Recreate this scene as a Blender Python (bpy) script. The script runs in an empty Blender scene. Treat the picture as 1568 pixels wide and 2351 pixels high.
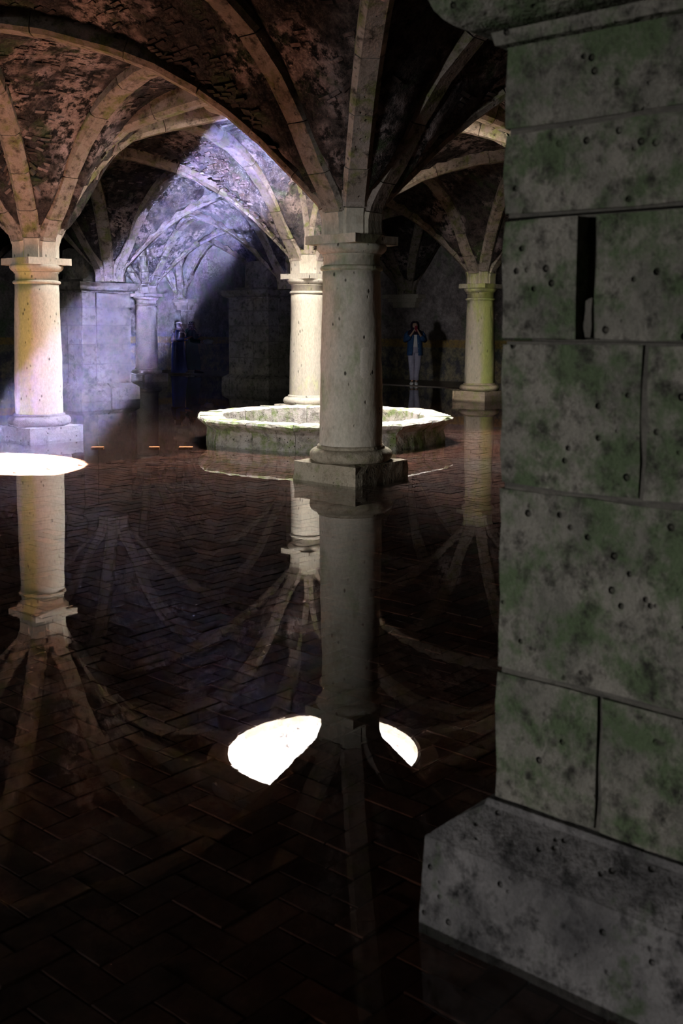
import bpy, bmesh, math, random
from mathutils import Vector, Matrix, Euler
import numpy as np
random.seed(7); RNG = np.random.default_rng(7)
PI = math.pi
SC = bpy.context.scene
COL = SC.collection

# ------------------------------------------------------------------ camera
FPX = 2417.3; PITCH = 0.0781; ROLL = 0.0031; Y0 = 938.0
cd = bpy.data.cameras.new('camera'); cam = bpy.data.objects.new('camera', cd); COL.objects.link(cam)
cd.sensor_fit = 'VERTICAL'; cd.sensor_height = 36.0; cd.sensor_width = 24.0
cd.lens = 36.0 * FPX / 2351.0
cd.shift_y = (Y0 - 1175.5) / 2351.0
cd.clip_start = 0.05; cd.clip_end = 200
cam.matrix_world = Matrix.Translation((0, 0, 1.5)) @ Matrix.Rotation(PI/2 - PITCH, 4, 'X') @ Matrix.Rotation(ROLL, 4, 'Z')
cd.dof.use_dof = True; cd.dof.focus_distance = 15.0; cd.dof.aperture_fstop = 5.6
SC.camera = cam

# ------------------------------------------------------------------ plan grid
UH = Vector((-0.75340771, 0.65755367)); VH = Vector((0.65755367, 0.75340771))
LU, LV = 5.43, 5.204
C0 = Vector((0.0942, 10.3079))
GROT = math.atan2(VH.y, VH.x)          # local +x = VH, local +y = UH
def node(i, j): return C0 + UH*(LU*i) + VH*(LV*j)
def gpt(u, v): return C0 + UH*u + VH*v   # metres along the grid axes
OC = (node(0, 0) + node(1, 1)) / 2       # centre of the oculus bay
OZ, OR, OT = 4.32, 1.30, 5.68            # oculus lower edge, radius, top of shaft

# ------------------------------------------------------------------ light
SUN_E, SKY_L = 900.0, 50.0
w = bpy.data.worlds.new('sky'); SC.world = w; w.use_nodes = True
bg = w.node_tree.nodes['Background']; bg.inputs['Color'].default_value = (0.94, 0.95, 1.0, 1); bg.inputs['Strength'].default_value = SKY_L
sd = bpy.data.lights.new('sun_offscreen', 'SUN'); sd.energy = SUN_E; sd.angle = math.radians(0.53); sd.color = (1.0, 0.95, 0.88)
sun = bpy.data.objects.new('sun_offscreen', sd); COL.objects.link(sun)
SDIR = Vector((-2.92, -2.13, -4.32))
sun.rotation_euler = SDIR.to_track_quat('-Z', 'Y').to_euler(); sun.location = (6, 20, 12)
def portal(name, loc, direction, sx, sy, shape='RECTANGLE'):
    d = bpy.data.lights.new(name, 'AREA'); d.shape = shape; d.size = sx; d.size_y = sy
    d.cycles.is_portal = True
    o = bpy.data.objects.new(name, d); COL.objects.link(o); o.location = loc
    o.rotation_euler = Vector(direction).to_track_quat('-Z', 'Y').to_euler()
    return o
portal('sky_oculus_offscreen', (OC.x, OC.y, OT + 0.02), (0, 0, -1), 2.7, 2.7, 'SQUARE')
SC.view_settings.view_transform = 'Standard'; SC.view_settings.look = 'None'
SC.view_settings.gamma = 1.0; SC.view_settings.exposure = 0.85; SC.view_settings.use_curve_mapping = False
cy = SC.cycles
cy.use_denoising = True; cy.max_bounces = 8; cy.diffuse_bounces = 4; cy.glossy_bounces = 4; cy.transmission_bounces = 2
cy.transparent_max_bounces = 12; cy.volume_bounces = 0; cy.sample_clamp_indirect = 12.0; cy.caustics_reflective = False; cy.caustics_refractive = False
cy.use_guiding = False; cy.adaptive_min_samples = 24; cy.use_adaptive_sampling = True; cy.adaptive_threshold = 0.05

# ------------------------------------------------------------------ material helpers
class NT:
    def __init__(s, name):
        s.m = bpy.data.materials.new(name); s.m.use_nodes = True
        s.t = s.m.node_tree; s.n = s.t.nodes; s.n.clear()
        s.out = s.n.new('ShaderNodeOutputMaterial')
    def link(s, a, b): s.t.links.new(a, b)
    def add(s, kind, **kw):
        n = s.n.new(kind)
        for k, v in kw.items(): setattr(n, k, v)
        return n
    def coord(s, scale=(1, 1, 1), rand=True):
        tc = s.add('ShaderNodeTexCoord'); mp = s.add('ShaderNodeMapping')
        mp.inputs['Scale'].default_value = scale
        s.link(tc.outputs['Object'], mp.inputs['Vector'])
        if rand:
            oi = s.add('ShaderNodeObjectInfo'); mm = s.add('ShaderNodeMath', operation='MULTIPLY'); mm.inputs[1].default_value = 37.0
            s.link(oi.outputs['Random'], mm.inputs[0]); s.link(mm.outputs[0], mp.inputs['Location'])
        return mp.outputs['Vector']
    def noise(s, vec, scale, detail=5, rough=0.6, dist=0.0):
        n = s.add('ShaderNodeTexNoise'); n.inputs['Scale'].default_value = scale; n.inputs['Detail'].default_value = detail
        n.inputs['Roughness'].default_value = rough; n.inputs['Distortion'].default_value = dist
        s.link(vec, n.inputs['Vector']); return n.outputs['Fac']
    def voro(s, vec, scale, feature='F1'):
        n = s.add('ShaderNodeTexVoronoi', feature=feature); n.inputs['Scale'].default_value = scale
        s.link(vec, n.inputs['Vector']); return n.outputs['Distance']
    def ramp(s, fac, stops, interp='LINEAR'):
        r = s.add('ShaderNodeValToRGB'); cr = r.color_ramp; cr.interpolation = interp
        while len(cr.elements) < len(stops): cr.elements.new(0.5)
        for e, (p, c) in zip(cr.elements, stops):
            e.position = p; e.color = (c, c, c, 1) if isinstance(c, (int, float)) else (*c, 1)
        s.link(fac, r.inputs['Fac']); return r.outputs['Color']
    def mix(s, fac, a, b, mode='MIX'):
        n = s.add('ShaderNodeMix', data_type='RGBA', blend_type=mode)
        for sock, v in ((n.inputs[0], fac), (n.inputs[6], a), (n.inputs[7], b)):
            if isinstance(v, (int, float)): sock.default_value = v if sock == n.inputs[0] else (v, v, v, 1)
            elif isinstance(v, tuple): sock.default_value = (*v, 1)
            else: s.link(v, sock)
        return n.outputs[2]
    def math(s, op, a, b=None, c=None):
        n = s.add('ShaderNodeMath', operation=op)
        for k, v in enumerate((a, b, c)):
            if v is None: continue
            if isinstance(v, (int, float)): n.inputs[k].default_value = v
            else: s.link(v, n.inputs[k])
        return n.outputs[0]
    def bump(s, h, strength=0.5, dist=0.02, prev=None):
        b = s.add('ShaderNodeBump'); b.inputs['Strength'].default_value = strength; b.inputs['Distance'].default_value = dist
        s.link(h, b.inputs['Height'])
        if prev is not None: s.link(prev, b.inputs['Normal'])
        return b.outputs['Normal']
    def bsdf(s, col, rough=0.85, normal=None, spec=0.3, metal=0.0):
        p = s.add('ShaderNodeBsdfPrincipled')
        for k, v in (('Base Color', col), ('Roughness', rough), ('Specular IOR Level', spec), ('Metallic', metal)):
            if isinstance(v, tuple): p.inputs[k].default_value = (*v, 1)
            elif isinstance(v, (int, float)): p.inputs[k].default_value = v
            else: s.link(v, p.inputs[k])
        if normal is not None: s.link(normal, p.inputs['Normal'])
        s.link(p.outputs[0], s.out.inputs['Surface']); return p

def stone(name, base, alt, dark, moss=None, moss_amt=0.5, scale=1.0, pits=0.0, dark_amt=0.5, rough=0.9, bump=0.5, stripe=None, rand=True, pit_scale=14.0, streak=1.0):
    """weathered limestone: two tones, dark stains, moss patches, pits; stripe=(angle, width, colour) is a vertical band of algae on a shaft"""
    t = NT(name); v = t.coord((1, 1, streak), rand)
    n1 = t.noise(v, 1.6*scale, 3, 0.62); n2 = t.noise(v, 5.5*scale, 4, 0.7); n3 = t.noise(v, 38*scale, 2, 0.6)
    col = t.mix(t.ramp(n1, [(0.36, 0.0), (0.64, 1.0)]), base, alt)
    if moss is not None:
        nm = t.noise(v, 2.3*scale, 4, 0.7)
        m = t.ramp(nm, [(0.62 - 0.22*moss_amt, 0.0), (0.72 - 0.15*moss_amt, 0.85)])
        col = t.mix(m, col, moss)
    if stripe is not None:
        ang, wid, scol = stripe
        tc = t.add('ShaderNodeTexCoord'); sp = t.add('ShaderNodeSeparateXYZ'); t.link(tc.outputs['Object'], sp.inputs[0])
        d = t.math('ADD', t.math('MULTIPLY', sp.outputs[0], math.cos(ang)), t.math('MULTIPLY', sp.outputs[1], math.sin(ang)))
        side = t.math('ADD', t.math('MULTIPLY', sp.outputs[0], -math.sin(ang)), t.math('MULTIPLY', sp.outputs[1], math.cos(ang)))
        f = t.math('ABSOLUTE', t.math('ADD', side, t.math('MULTIPLY', t.math('SUBTRACT', n2, 0.5), 0.16)))
        m = t.math('MULTIPLY', t.ramp(f, [(wid*0.5, 1.0), (wid, 0.0)]), t.ramp(d, [(0.0, 0.0), (0.05, 1.0)]))
        col = t.mix(t.math('MULTIPLY', m, 0.85), col, scol)
    col = t.mix(t.math('MULTIPLY', t.ramp(n2, [(0.50, 0.0), (0.70, 1.0)]), dark_amt), col, dark)
    col = t.mix(0.35, col, t.ramp(n3, [(0.3, 0.55), (0.7, 1.25)]), 'MULTIPLY')
    h = n2
    if pits > 0:
        vd = t.voro(v, pit_scale)
        gate = t.ramp(t.noise(v, 7.0, 2), [(0.50, 0.0), (0.58, 1.0)])
        pm = t.math('MULTIPLY', t.ramp(vd, [(0.10, 1.0), (0.20, 0.0)]), gate)
        col = t.mix(t.math('MULTIPLY', pm, pits), col, (0.03, 0.026, 0.02))
        h = t.math('SUBTRACT', h, t.math('MULTIPLY', pm, 1.2))
    t.bsdf(col, rough, t.bump(h, bump, 0.02) if bump > 0 else None, 0.08); return t.m

def plain(name, col, rough=0.7, spec=0.3, vary=0.25, scale=30, metal=0.0, bump=0.2):
    t = NT(name); v = t.coord((1, 1, 1), False); n = t.noise(v, scale, 4)
    c = t.mix(vary, col, t.ramp(n, [(0.3, 0.4), (0.7, 1.5)]), 'MULTIPLY')
    t.bsdf(c, rough, t.bump(n, bump, 0.005), spec, metal); return t.m

def cloth(name, col, scale=9, vary=0.4):
    t = NT(name); v = t.coord((1.5, 1.5, 0.5), False); n = t.noise(v, scale, 3)
    c = t.mix(vary, col, t.ramp(n, [(0.3, 0.45), (0.7, 1.4)]), 'MULTIPLY')
    t.bsdf(c, 0.9, t.bump(n, 0.6, 0.02), 0.15); return t.m

BEIGE = (0.60, 0.55, 0.44); PALE = (0.68, 0.63, 0.56); DARK = (0.10, 0.085, 0.065)
ALGAE = (0.40, 0.44, 0.14); MOSS = (0.085, 0.14, 0.035)
M = {}
M['col_front'] = stone('stone_front_column', (0.50, 0.45, 0.345), (0.55, 0.495, 0.40), (0.24, 0.19, 0.12), (0.34, 0.37, 0.22), 0.6, 1.0, 0.9, 0.4, bump=0.5, streak=0.6)
M['col_left'] = stone('stone_left_column', (0.50, 0.45, 0.345), (0.55, 0.495, 0.40), (0.30, 0.27, 0.18), None, 0, 1.0, 0.7, 0.25, stripe=(math.radians(-108) - GROT, 0.13, (0.46, 0.46, 0.15)), streak=0.6, rand=False)
M['col_back'] = stone('stone_back_column', (0.50, 0.45, 0.345), (0.55, 0.495, 0.40), (0.40, 0.36, 0.27), (0.55, 0.56, 0.28), 0.2, 1.0, 0.7, 0.25, streak=0.4)
M['col_right'] = stone('stone_right_column', (0.50, 0.45, 0.345), (0.55, 0.495, 0.40), (0.25, 0.23, 0.13), (0.42, 0.46, 0.14), 0.6, 1.0, 0.5, 0.3, stripe=(math.radians(-60) - GROT, 0.2, (0.42, 0.48, 0.12)), streak=0.35, rand=False)
M['col_far'] = stone('stone_far_column', (0.50, 0.45, 0.345), (0.55, 0.495, 0.40), (0.22, 0.2, 0.16), (0.35, 0.38, 0.25), 0.3, 1.0, 0.3, 0.4, bump=0)
M['base_front'] = stone('front_plinth_stone', (0.30, 0.25, 0.175), (0.36, 0.31, 0.22), (0.11, 0.085, 0.05), (0.20, 0.20, 0.10), 0.3, 2.0, 0.9, 0.6, bump=0.7)
M['base_left'] = stone('left_plinth_stone', (0.20, 0.175, 0.20), (0.25, 0.22, 0.24), (0.08, 0.07, 0.075), None, 0, 2.0, 0.6, 0.6, bump=0.7)
M['base_right'] = stone('right_plinth_stone', (0.36, 0.29, 0.20), (0.40, 0.31, 0.25), (0.16, 0.13, 0.08), (0.26, 0.28, 0.10), 0.6, 2.0, 0.5, 0.5, bump=0)
M['rib'] = stone('rib_stone', (0.30, 0.25, 0.195), (0.38, 0.315, 0.265), (0.06, 0.048, 0.036), (0.17, 0.19, 0.05), 0.55, 1.7, 0.35, 0.95, bump=0.7)


M['pier'] = stone('pier_stone', (0.105, 0.098, 0.078), (0.18, 0.162, 0.13), (0.022, 0.020, 0.016), (0.06, 0.07, 0.04), 0.4, 1.6, 0.2, 0.9, bump=0)
M['pier_near'] = stone('near_pier_stone', (0.105, 0.098, 0.078), (0.18, 0.162, 0.13), (0.022, 0.020, 0.016), (0.055, 0.080, 0.035), 0.8, 3.6, 0.7, 0.95, bump=1.0, pit_scale=22)
M['pier_base'] = stone('near_pier_base_stone', (0.06, 0.056, 0.053), (0.14, 0.128, 0.118), (0.015, 0.014, 0.013), (0.045, 0.06, 0.03), 0.3, 3.0, 0.5, 1.0, bump=0.9, pit_scale=22)
M['mortar'] = stone('pier_mortar', (0.06, 0.055, 0.045), (0.10, 0.09, 0.072), (0.02, 0.018, 0.015), None, 0, 4.0, bump=0)
M['basin'] = stone('basin_stone', (0.40, 0.37, 0.28), (0.52, 0.47, 0.42), (0.09, 0.085, 0.06), (0.17, 0.24, 0.06), 0.6, 1.8, 0.9, 0.7, bump=0.8, pit_scale=24)
M['basin_outer'] = stone('basin_outer_stone', (0.36, 0.335, 0.25), (0.46, 0.42, 0.36), (0.08, 0.075, 0.055), (0.16, 0.22, 0.055), 0.7, 1.8, 0.9, 0.8, bump=0.8, pit_scale=24)

def shaft_mat():
    t = NT('oculus_plaster'); v = t.coord((1, 1, 2.2), False); n1 = t.noise(v, 1.3, 4, .6); n2 = t.noise(v, 5, 3, .7)
    col = t.mix(t.ramp(n2, [(.45, 0.0), (.7, .5)]), (0.50, 0.48, 0.45), (0.34, 0.31, 0.28))
    ck = t.math('ABSOLUTE', t.math('SUBTRACT', n1, .5))
    gate = t.ramp(t.noise(v, 1.1, 2), [(.44, 0.0), (.52, 1.0)])
    col = t.mix(t.math('MULTIPLY', t.ramp(ck, [(.003, 1.0), (.009, 0.0)]), gate), col, (0.03, 0.022, 0.018))
    pm = t.math('MULTIPLY', t.ramp(t.voro(v, 9), [(.07, 1.0), (.13, 0.0)]), t.ramp(t.noise(v, 4.0, 2), [(.52, 0.0), (.58, 1.0)]))
    col = t.mix(pm, col, (0.03, 0.025, 0.02))
    t.bsdf(col, .95, None, .1); return t.m
M['shaft'] = shaft_mat()

M['collar'] = stone('oculus_collar_stone', (0.44, 0.36, 0.29), (0.50, 0.42, 0.34), (0.16, 0.12, 0.09), (0.20, 0.22, 0.12), 0.4, 1.5, 0.3, 0.4, bump=0)

def web_mat():
    t = NT('vault_web'); v = t.coord((1, 1, 1), False)
    n1 = t.noise(v, 1.1, 3, 0.6); n2 = t.noise(v, 7.0, 5, 0.75); n3 = t.noise(v, 30, 2)
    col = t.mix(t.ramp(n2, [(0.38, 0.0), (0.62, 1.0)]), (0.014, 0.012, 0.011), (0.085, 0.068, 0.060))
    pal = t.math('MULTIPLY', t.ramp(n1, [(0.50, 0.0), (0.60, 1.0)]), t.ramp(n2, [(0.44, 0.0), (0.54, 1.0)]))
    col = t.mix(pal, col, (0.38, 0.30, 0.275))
    nm = t.noise(v, 1.7, 4, 0.7)
    col = t.mix(t.ramp(nm, [(0.56, 0.0), (0.66, 0.8)]), col, (0.05, 0.075, 0.03))
    col = t.mix(0.6, col, t.ramp(n3, [(0.3, 0.5), (0.7, 1.4)]), 'MULTIPLY')
    t.bsdf(col, 0.95, t.bump(n2, 0.9, 0.05), 0.15); return t.m
M['web'] = web_mat()
def wbrick_mat():
    t = NT('vault_brick'); v = t.coord((1, 1, 1), False)
    n1 = t.noise(v, 1.1, 3, 0.6); n2 = t.noise(v, 9.0, 3, 0.7); g = t.add('ShaderNodeNewGeometry')
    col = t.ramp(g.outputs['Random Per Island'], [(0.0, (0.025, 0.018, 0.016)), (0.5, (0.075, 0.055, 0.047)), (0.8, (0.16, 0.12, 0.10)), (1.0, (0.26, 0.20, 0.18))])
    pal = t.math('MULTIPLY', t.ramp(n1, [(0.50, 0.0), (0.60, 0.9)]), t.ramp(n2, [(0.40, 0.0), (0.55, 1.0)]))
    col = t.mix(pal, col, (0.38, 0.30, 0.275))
    nm = t.noise(v, 1.7, 4, 0.7)
    col = t.mix(t.ramp(nm, [(0.56, 0.0), (0.66, 0.8)]), col, (0.05, 0.075, 0.03))
    t.bsdf(col, 0.95, None, 0.15); return t.m
M['wbrick'] = wbrick_mat()

def wall_mat():
    t = NT('wall_masonry'); v = t.coord((1, 1, 1), False)
    n1 = t.noise(v, 0.7, 3, 0.65); n2 = t.noise(v, 3.2, 4, 0.7); n3 = t.noise(v, 14, 3, 0.7)
    col = t.mix(t.ramp(n2, [(0.35, 0.0), (0.65, 1.0)]), (0.15, 0.125, 0.12), (0.36, 0.31, 0.29))
    nm = t.noise(v, 0.5, 4, 0.7)
    col = t.mix(t.ramp(nm, [(0.50, 0.0), (0.60, 0.9)]), col, (0.12, 0.17, 0.08))
    sp = t.add('ShaderNodeSeparateXYZ'); tc = t.add('ShaderNodeTexCoord'); t.link(tc.outputs['Object'], sp.inputs[0])
    z = t.math('ADD', sp.outputs[2], t.math('MULTIPLY', t.math('SUBTRACT', n1, 0.5), 0.08))
    low = t.ramp(z, [(0.90, 1.0), (1.0, 0.0)])
    col = t.mix(t.math('MULTIPLY', low, 0.75), col, t.mix(t.ramp(n2, [(0.42, 0.0), (0.60, 1.0)]), (0.09, 0.09, 0.10), (0.34, 0.29, 0.16)))
    band = t.math('MULTIPLY', t.ramp(z, [(0.92, 0.0), (0.96, 1.0)]), t.ramp(z, [(0.0, 0.0), (0.5, 0.0)]))
    zb = t.math('SUBTRACT', z, 1.03)
    band = t.ramp(t.math('ABSOLUTE', zb), [(0.08, 1.0), (0.13, 0.0)])
    col = t.mix(t.math('MULTIPLY', band, t.ramp(n3, [(0.3, 0.4), (0.6, 0.95)])), col, (0.42, 0.27, 0.07))
    col = t.mix(0.6, col, t.ramp(n3, [(0.3, 0.45), (0.7, 1.4)]), 'MULTIPLY')
    t.bsdf(col, 0.95, t.bump(n2, 0.8, 0.04), 0.15); return t.m
M['wall'] = wall_mat()

def brick_mat(name, island):
    t = NT(name); v = t.coord((1, 1, 1), False); n = t.noise(v, 22, 3, 0.7); n1 = t.noise(v, 0.8, 4)
    if island: r = t.add('ShaderNodeNewGeometry').outputs['Random Per Island']
    else: r = t.add('ShaderNodeObjectInfo').outputs['Random']
    col = t.ramp(r, [(0.0, (0.055, 0.024, 0.018)), (0.5, (0.10, 0.042, 0.028)), (0.85, (0.14, 0.056, 0.035)), (1.0, (0.08, 0.05, 0.04))])
    col = t.mix(t.ramp(n1, [(0.45, 0.0), (0.7, 0.7)]), col, (0.09, 0.075, 0.07))
    col = t.mix(0.6, col, t.ramp(n, [(0.3, 0.5), (0.7, 1.4)]), 'MULTIPLY')
    t.bsdf(col, 0.8, None, 0.04); return t.m
M['brick'] = brick_mat('floor_brick', False); M['brick_many'] = brick_mat('floor_brick_field', True)
def floor_mat():   # bed and joints between the bricks
    t = NT('floor_bed'); v = t.coord((1, 1, 1), False)
    n = t.noise(v, 6, 6, 0.7); n1 = t.noise(v, 0.6, 4)
    col = t.mix(t.ramp(n, [(0.35, 0.0), (0.65, 1.0)]), (0.030, 0.014, 0.010), (0.055, 0.024, 0.016))
    col = t.mix(t.ramp(n1, [(0.45, 0.0), (0.7, 0.7)]), col, (0.04, 0.03, 0.025))
    t.bsdf(col, 0.8, None, 0.04); return t.m
M['floor'] = floor_mat()
M['walk'] = stone('walkway_stone', (0.24, 0.19, 0.16), (0.30, 0.25, 0.21), (0.08, 0.06, 0.05), None, 0, 1.5, 0.2, 0.5, rough=0.35, bump=0)

def water_mat():
    t = NT('water_film'); v = t.coord((1, 1, 1), False)
    tc = t.add('ShaderNodeTexCoord'); mp = t.add('ShaderNodeMapping'); mp.inputs['Rotation'].default_value = (0, 0, 0.06); mp.inputs['Scale'].default_value = (0.55, 1.6, 1)
    t.link(tc.outputs['Object'], mp.inputs['Vector'])
    n = t.noise(mp.outputs[0], 9.0, 3, 0.6); n2 = t.noise(mp.outputs[0], 1.2, 2)
    amp = t.ramp(n2, [(0.40, 0.15), (0.65, 1.0)])
    h = t.math('MULTIPLY', n, amp)
    nrm = t.bump(h, 0.014, 0.01)
    # Fresnel of a thin film, the same from above and below (light is bent back straight on its way out)
    ge = t.add('ShaderNodeNewGeometry'); dt = t.add('ShaderNodeVectorMath', operation='DOT_PRODUCT'); t.link(ge.outputs['Incoming'], dt.inputs[0]); t.link(nrm, dt.inputs[1])
    c = t.math('ABSOLUTE', dt.outputs['Value']); F0 = 0.034
    fr = t.math('ADD', t.math('MULTIPLY', t.math('POWER', t.math('SUBTRACT', 1.0, c), 5.0), 1-F0), F0)
    gl = t.add('ShaderNodeBsdfGlossy'); gl.inputs['Roughness'].default_value = 0.0; gl.inputs['Color'].default_value = (1, 1, 1, 1); t.link(nrm, gl.inputs['Normal'])
    tr = t.add('ShaderNodeBsdfTransparent'); tr.inputs['Color'].default_value = (0.84, 0.83, 0.80, 1)
    mx = t.add('ShaderNodeMixShader'); t.link(fr, mx.inputs[0]); t.link(tr.outputs[0], mx.inputs[1]); t.link(gl.outputs[0], mx.inputs[2])
    t.link(mx.outputs[0], t.out.inputs['Surface']); return t.m
M['water'] = water_mat()

# ------------------------------------------------------------------ mesh helpers
def mesh(name, verts, faces, mat=None, smooth=False):
    me = bpy.data.meshes.new(name); me.from_pydata([tuple(v) for v in verts], [], faces); me.update()
    if mat is not None: me.materials.append(M[mat] if isinstance(mat, str) else mat)
    if smooth: me.polygons.foreach_set('use_smooth', [True]*len(me.polygons))
    return me
def obj(name, me, parent=None, loc=None, rotz=None, **props):
    o = bpy.data.objects.new(name, me); COL.objects.link(o)
    if parent is not None: o.parent = parent
    if loc is not None: o.location = loc
    if rotz is not None: o.rotation_euler = (0, 0, rotz)
    for k, v in props.items(): o[k] = v
    return o
def bm_mesh(name, bm, mat, smooth=False):
    bmesh.ops.recalc_face_normals(bm, faces=bm.faces)
    me = bpy.data.meshes.new(name); bm.to_mesh(me); bm.free()
    me.materials.append(M[mat] if isinstance(mat, str) else mat)
    if smooth: me.polygons.foreach_set('use_smooth', [True]*len(me.polygons))
    return me
def box_bm(x0, x1, y0, y1, z0, z1, bev=0.0, seg=1, bm=None):
    b = bmesh.new()
    bmesh.ops.create_cube(b, size=1.0, matrix=Matrix.Translation(((x0+x1)/2, (y0+y1)/2, (z0+z1)/2)) @ Matrix.Diagonal((x1-x0, y1-y0, z1-z0, 1)))
    if bev > 0: bmesh.ops.bevel(b, geom=list(b.edges), offset=bev, segments=seg, affect='EDGES', profile=0.5)
    return b
def rough_box(name, x0, x1, y0, y1, z0, z1, mat, cell=0.12, bev=0.012, amp=0.006, seed=0):
    """worn stone block: subdivided box with chamfered arrises and uneven faces"""
    r = random.Random(seed); b = bmesh.new()
    nx, ny, nz = [max(1, min(8, int(round(d/cell)))) for d in (x1-x0, y1-y0, z1-z0)]
    cache = {}
    def V(i, j, k):
        key = (i, j, k)
        if key not in cache:
            on = (i in (0, nx)) + (j in (0, ny)) + (k in (0, nz))
            p = Vector((x0+(x1-x0)*i/nx, y0+(y1-y0)*j/ny, z0+(z1-z0)*k/nz)); c = Vector(((x0+x1)/2, (y0+y1)/2, (z0+z1)/2))
            d = Vector(((i == nx)-(i == 0), (j == ny)-(j == 0), (k == nz)-(k == 0)))
            p -= d * ((bev*r.uniform(0.4, 1.3)) if on >= 2 else amp*r.uniform(0, 1))
            cache[key] = b.verts.new(p)
        return cache[key]
    for (n1, n2, f) in ((nx, ny, lambda a, c, e: V(a, c, nz if e else 0)), (nx, nz, lambda a, c, e: V(a, ny if e else 0, c)), (ny, nz, lambda a, c, e: V(nx if e else 0, a, c))):
        for e in (0, 1):
            for a in range(n1):
                for c in range(n2):
                    b.faces.new((f(a, c, e), f(a+1, c, e), f(a+1, c+1, e), f(a, c+1, e)))
    return bm_mesh(name, b, mat)
def lathe(name, prof, mat, seg=48, smooth=True, amp=0.0, seed=0, cap=True):
    r = random.Random(seed); vs = []; fs = []
    ph = [r.uniform(0, 6.28) for _ in range(6)]
    for k, (rad, z) in enumerate(prof):
        for s in range(seg):
            a = 2*PI*s/seg
            d = amp*(math.sin(2*a+ph[0]+z*3)+0.6*math.sin(5*a+ph[1]-z*7)+0.5*math.sin(9*a+ph[2]+z*17)+0.4*math.sin(3*a+ph[3]+z*31)) if amp else 0
            vs.append(((rad+d)*math.cos(a), (rad+d)*math.sin(a), z))
    n = len(prof)
    for k in range(n-1):
        for s in range(seg):
            s2 = (s+1) % seg
            fs.append((k*seg+s, k*seg+s2, (k+1)*seg+s2, (k+1)*seg+s))
    if cap:
        fs.append(tuple(range(seg-1, -1, -1))); fs.append(tuple((n-1)*seg+s for s in range(seg)))
    me = mesh(name, vs, fs, mat, smooth)
    return me
def arc(cx, cz, r, a0, a1, n=6): return [(cx+r*math.cos(a0+(a1-a0)*k/n), cz+r*math.sin(a0+(a1-a0)*k/n)) for k in range(n+1)]

# ------------------------------------------------------------------ room shell
def struct(name, me, parent=None, **kw):
    o = obj(name, me, parent, **kw)
    if parent is None: o['kind'] = 'structure'
    return o
UMIN, UMAX, VMIN, VMAX = -2.0*LU-0.3, 3.87*LU, -3.0*LV, 3.0*LV
def gbox(name, u0, u1, v0, v1, z0, z1, mat):
    """box aligned with the hall, in grid metres (local x = v axis, y = u axis)"""
    return mesh(name, [(x, y, z) for z in (z0, z1) for (x, y) in ((v0, u0), (v1, u0), (v1, u1), (v0, u1))],
                [(3, 2, 1, 0), (4, 5, 6, 7), (0, 1, 5, 4), (1, 2, 6, 5), (2, 3, 7, 6), (3, 0, 4, 7)], mat)
GO = dict(loc=(C0.x, C0.y, 0), rotz=GROT)
floor = struct('floor', gbox('floor', UMIN-.5, UMAX+.5, VMIN-.5, VMAX+.5, -0.4, -0.030, 'floor'), None, **GO)
floor['label'] = 'dark reddish herringbone brick floor under shallow water'
wb = struct('wall_back', gbox('wall_back', UMIN-.5, UMAX+.5, VMAX, VMAX+.6, -0.3, 5.2, 'wall'), None, **GO)
wl = struct('wall_left', gbox('wall_left', UMAX, UMAX+.6, VMIN-.5, VMAX, -0.3, 5.2, 'wall'), None, **GO)
wr = struct('wall_right', gbox('wall_right', UMIN-.6, UMIN, VMIN-.5, VMAX, -0.3, 5.2, 'wall'), None, **GO)
# entrance side wall behind the photographer, with its doorway
DU0, DU1, DZ = -1.9, -0.1, 2.2
def wall_front():
    b = bmesh.new()
    for (u0, u1, z0, z1) in ((UMIN-.5, DU0, -.3, 5.2), (DU1, UMAX+.5, -.3, 5.2), (DU0, DU1, DZ, 5.2)):
        bmesh.ops.create_cube(b, size=1, matrix=Matrix.Translation((VMIN-.3, (u0+u1)/2, (z0+z1)/2)) @ Matrix.Diagonal((.6, u1-u0, z1-z0, 1)))
    return bm_mesh('wall_front', b, 'wall')
wf = struct('wall_front', wall_front(), None, **GO)
dp = gpt((DU0+DU1)/2, VMIN-.62)
portal('doorway_front_offscreen', (dp.x, dp.y, DZ/2), (VH.x, VH.y, 0), DU1-DU0, DZ)
outside = struct('floor_outside', gbox('floor_outside', DU0-6, DU1+6, VMIN-9, VMIN-.6, -0.4, -0.02, 'walk'), None, **GO)

# roof slab with the round hole
def roof():
    S = 96; vs = []; fs = []
    oc = Vector(((OC-C0).dot(VH), (OC-C0).dot(UH)))
    for z in (4.95, 5.15):
        for k in range(S):
            a = 2*PI*k/S; vs.append((oc.x+1.5*math.cos(a), oc.y+1.5*math.sin(a), z))
        for k in range(S):
            a = 2*PI*k/S; c, s = math.cos(a), math.sin(a); R = 40/max(abs(c), abs(s)); vs.append((oc.x+R*c, oc.y+R*s, z))
    for k in range(S):
        k2 = (k+1) % S
        fs.append((k, S+k, S+k2, k2)); fs.append((2*S+k2, 3*S+k2, 3*S+k, 2*S+k)); fs.append((k2, 2*S+k2, 2*S+k, k)); fs.append((S+k, 3*S+k, 3*S+k2, S+k2))
    return mesh('ceiling', vs, fs, 'web')
ceiling = struct('ceiling', roof(), None, **GO)
ceiling['label'] = 'stained brick rib vault with a round opening'
CEIL_LOCAL = dict(parent=ceiling)
def to_c(p):   # world plan point -> ceiling local plan
    d = Vector((p[0], p[1])) - C0; return Vector((d.dot(VH), d.dot(UH)))
oc_l = to_c(OC)

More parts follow.
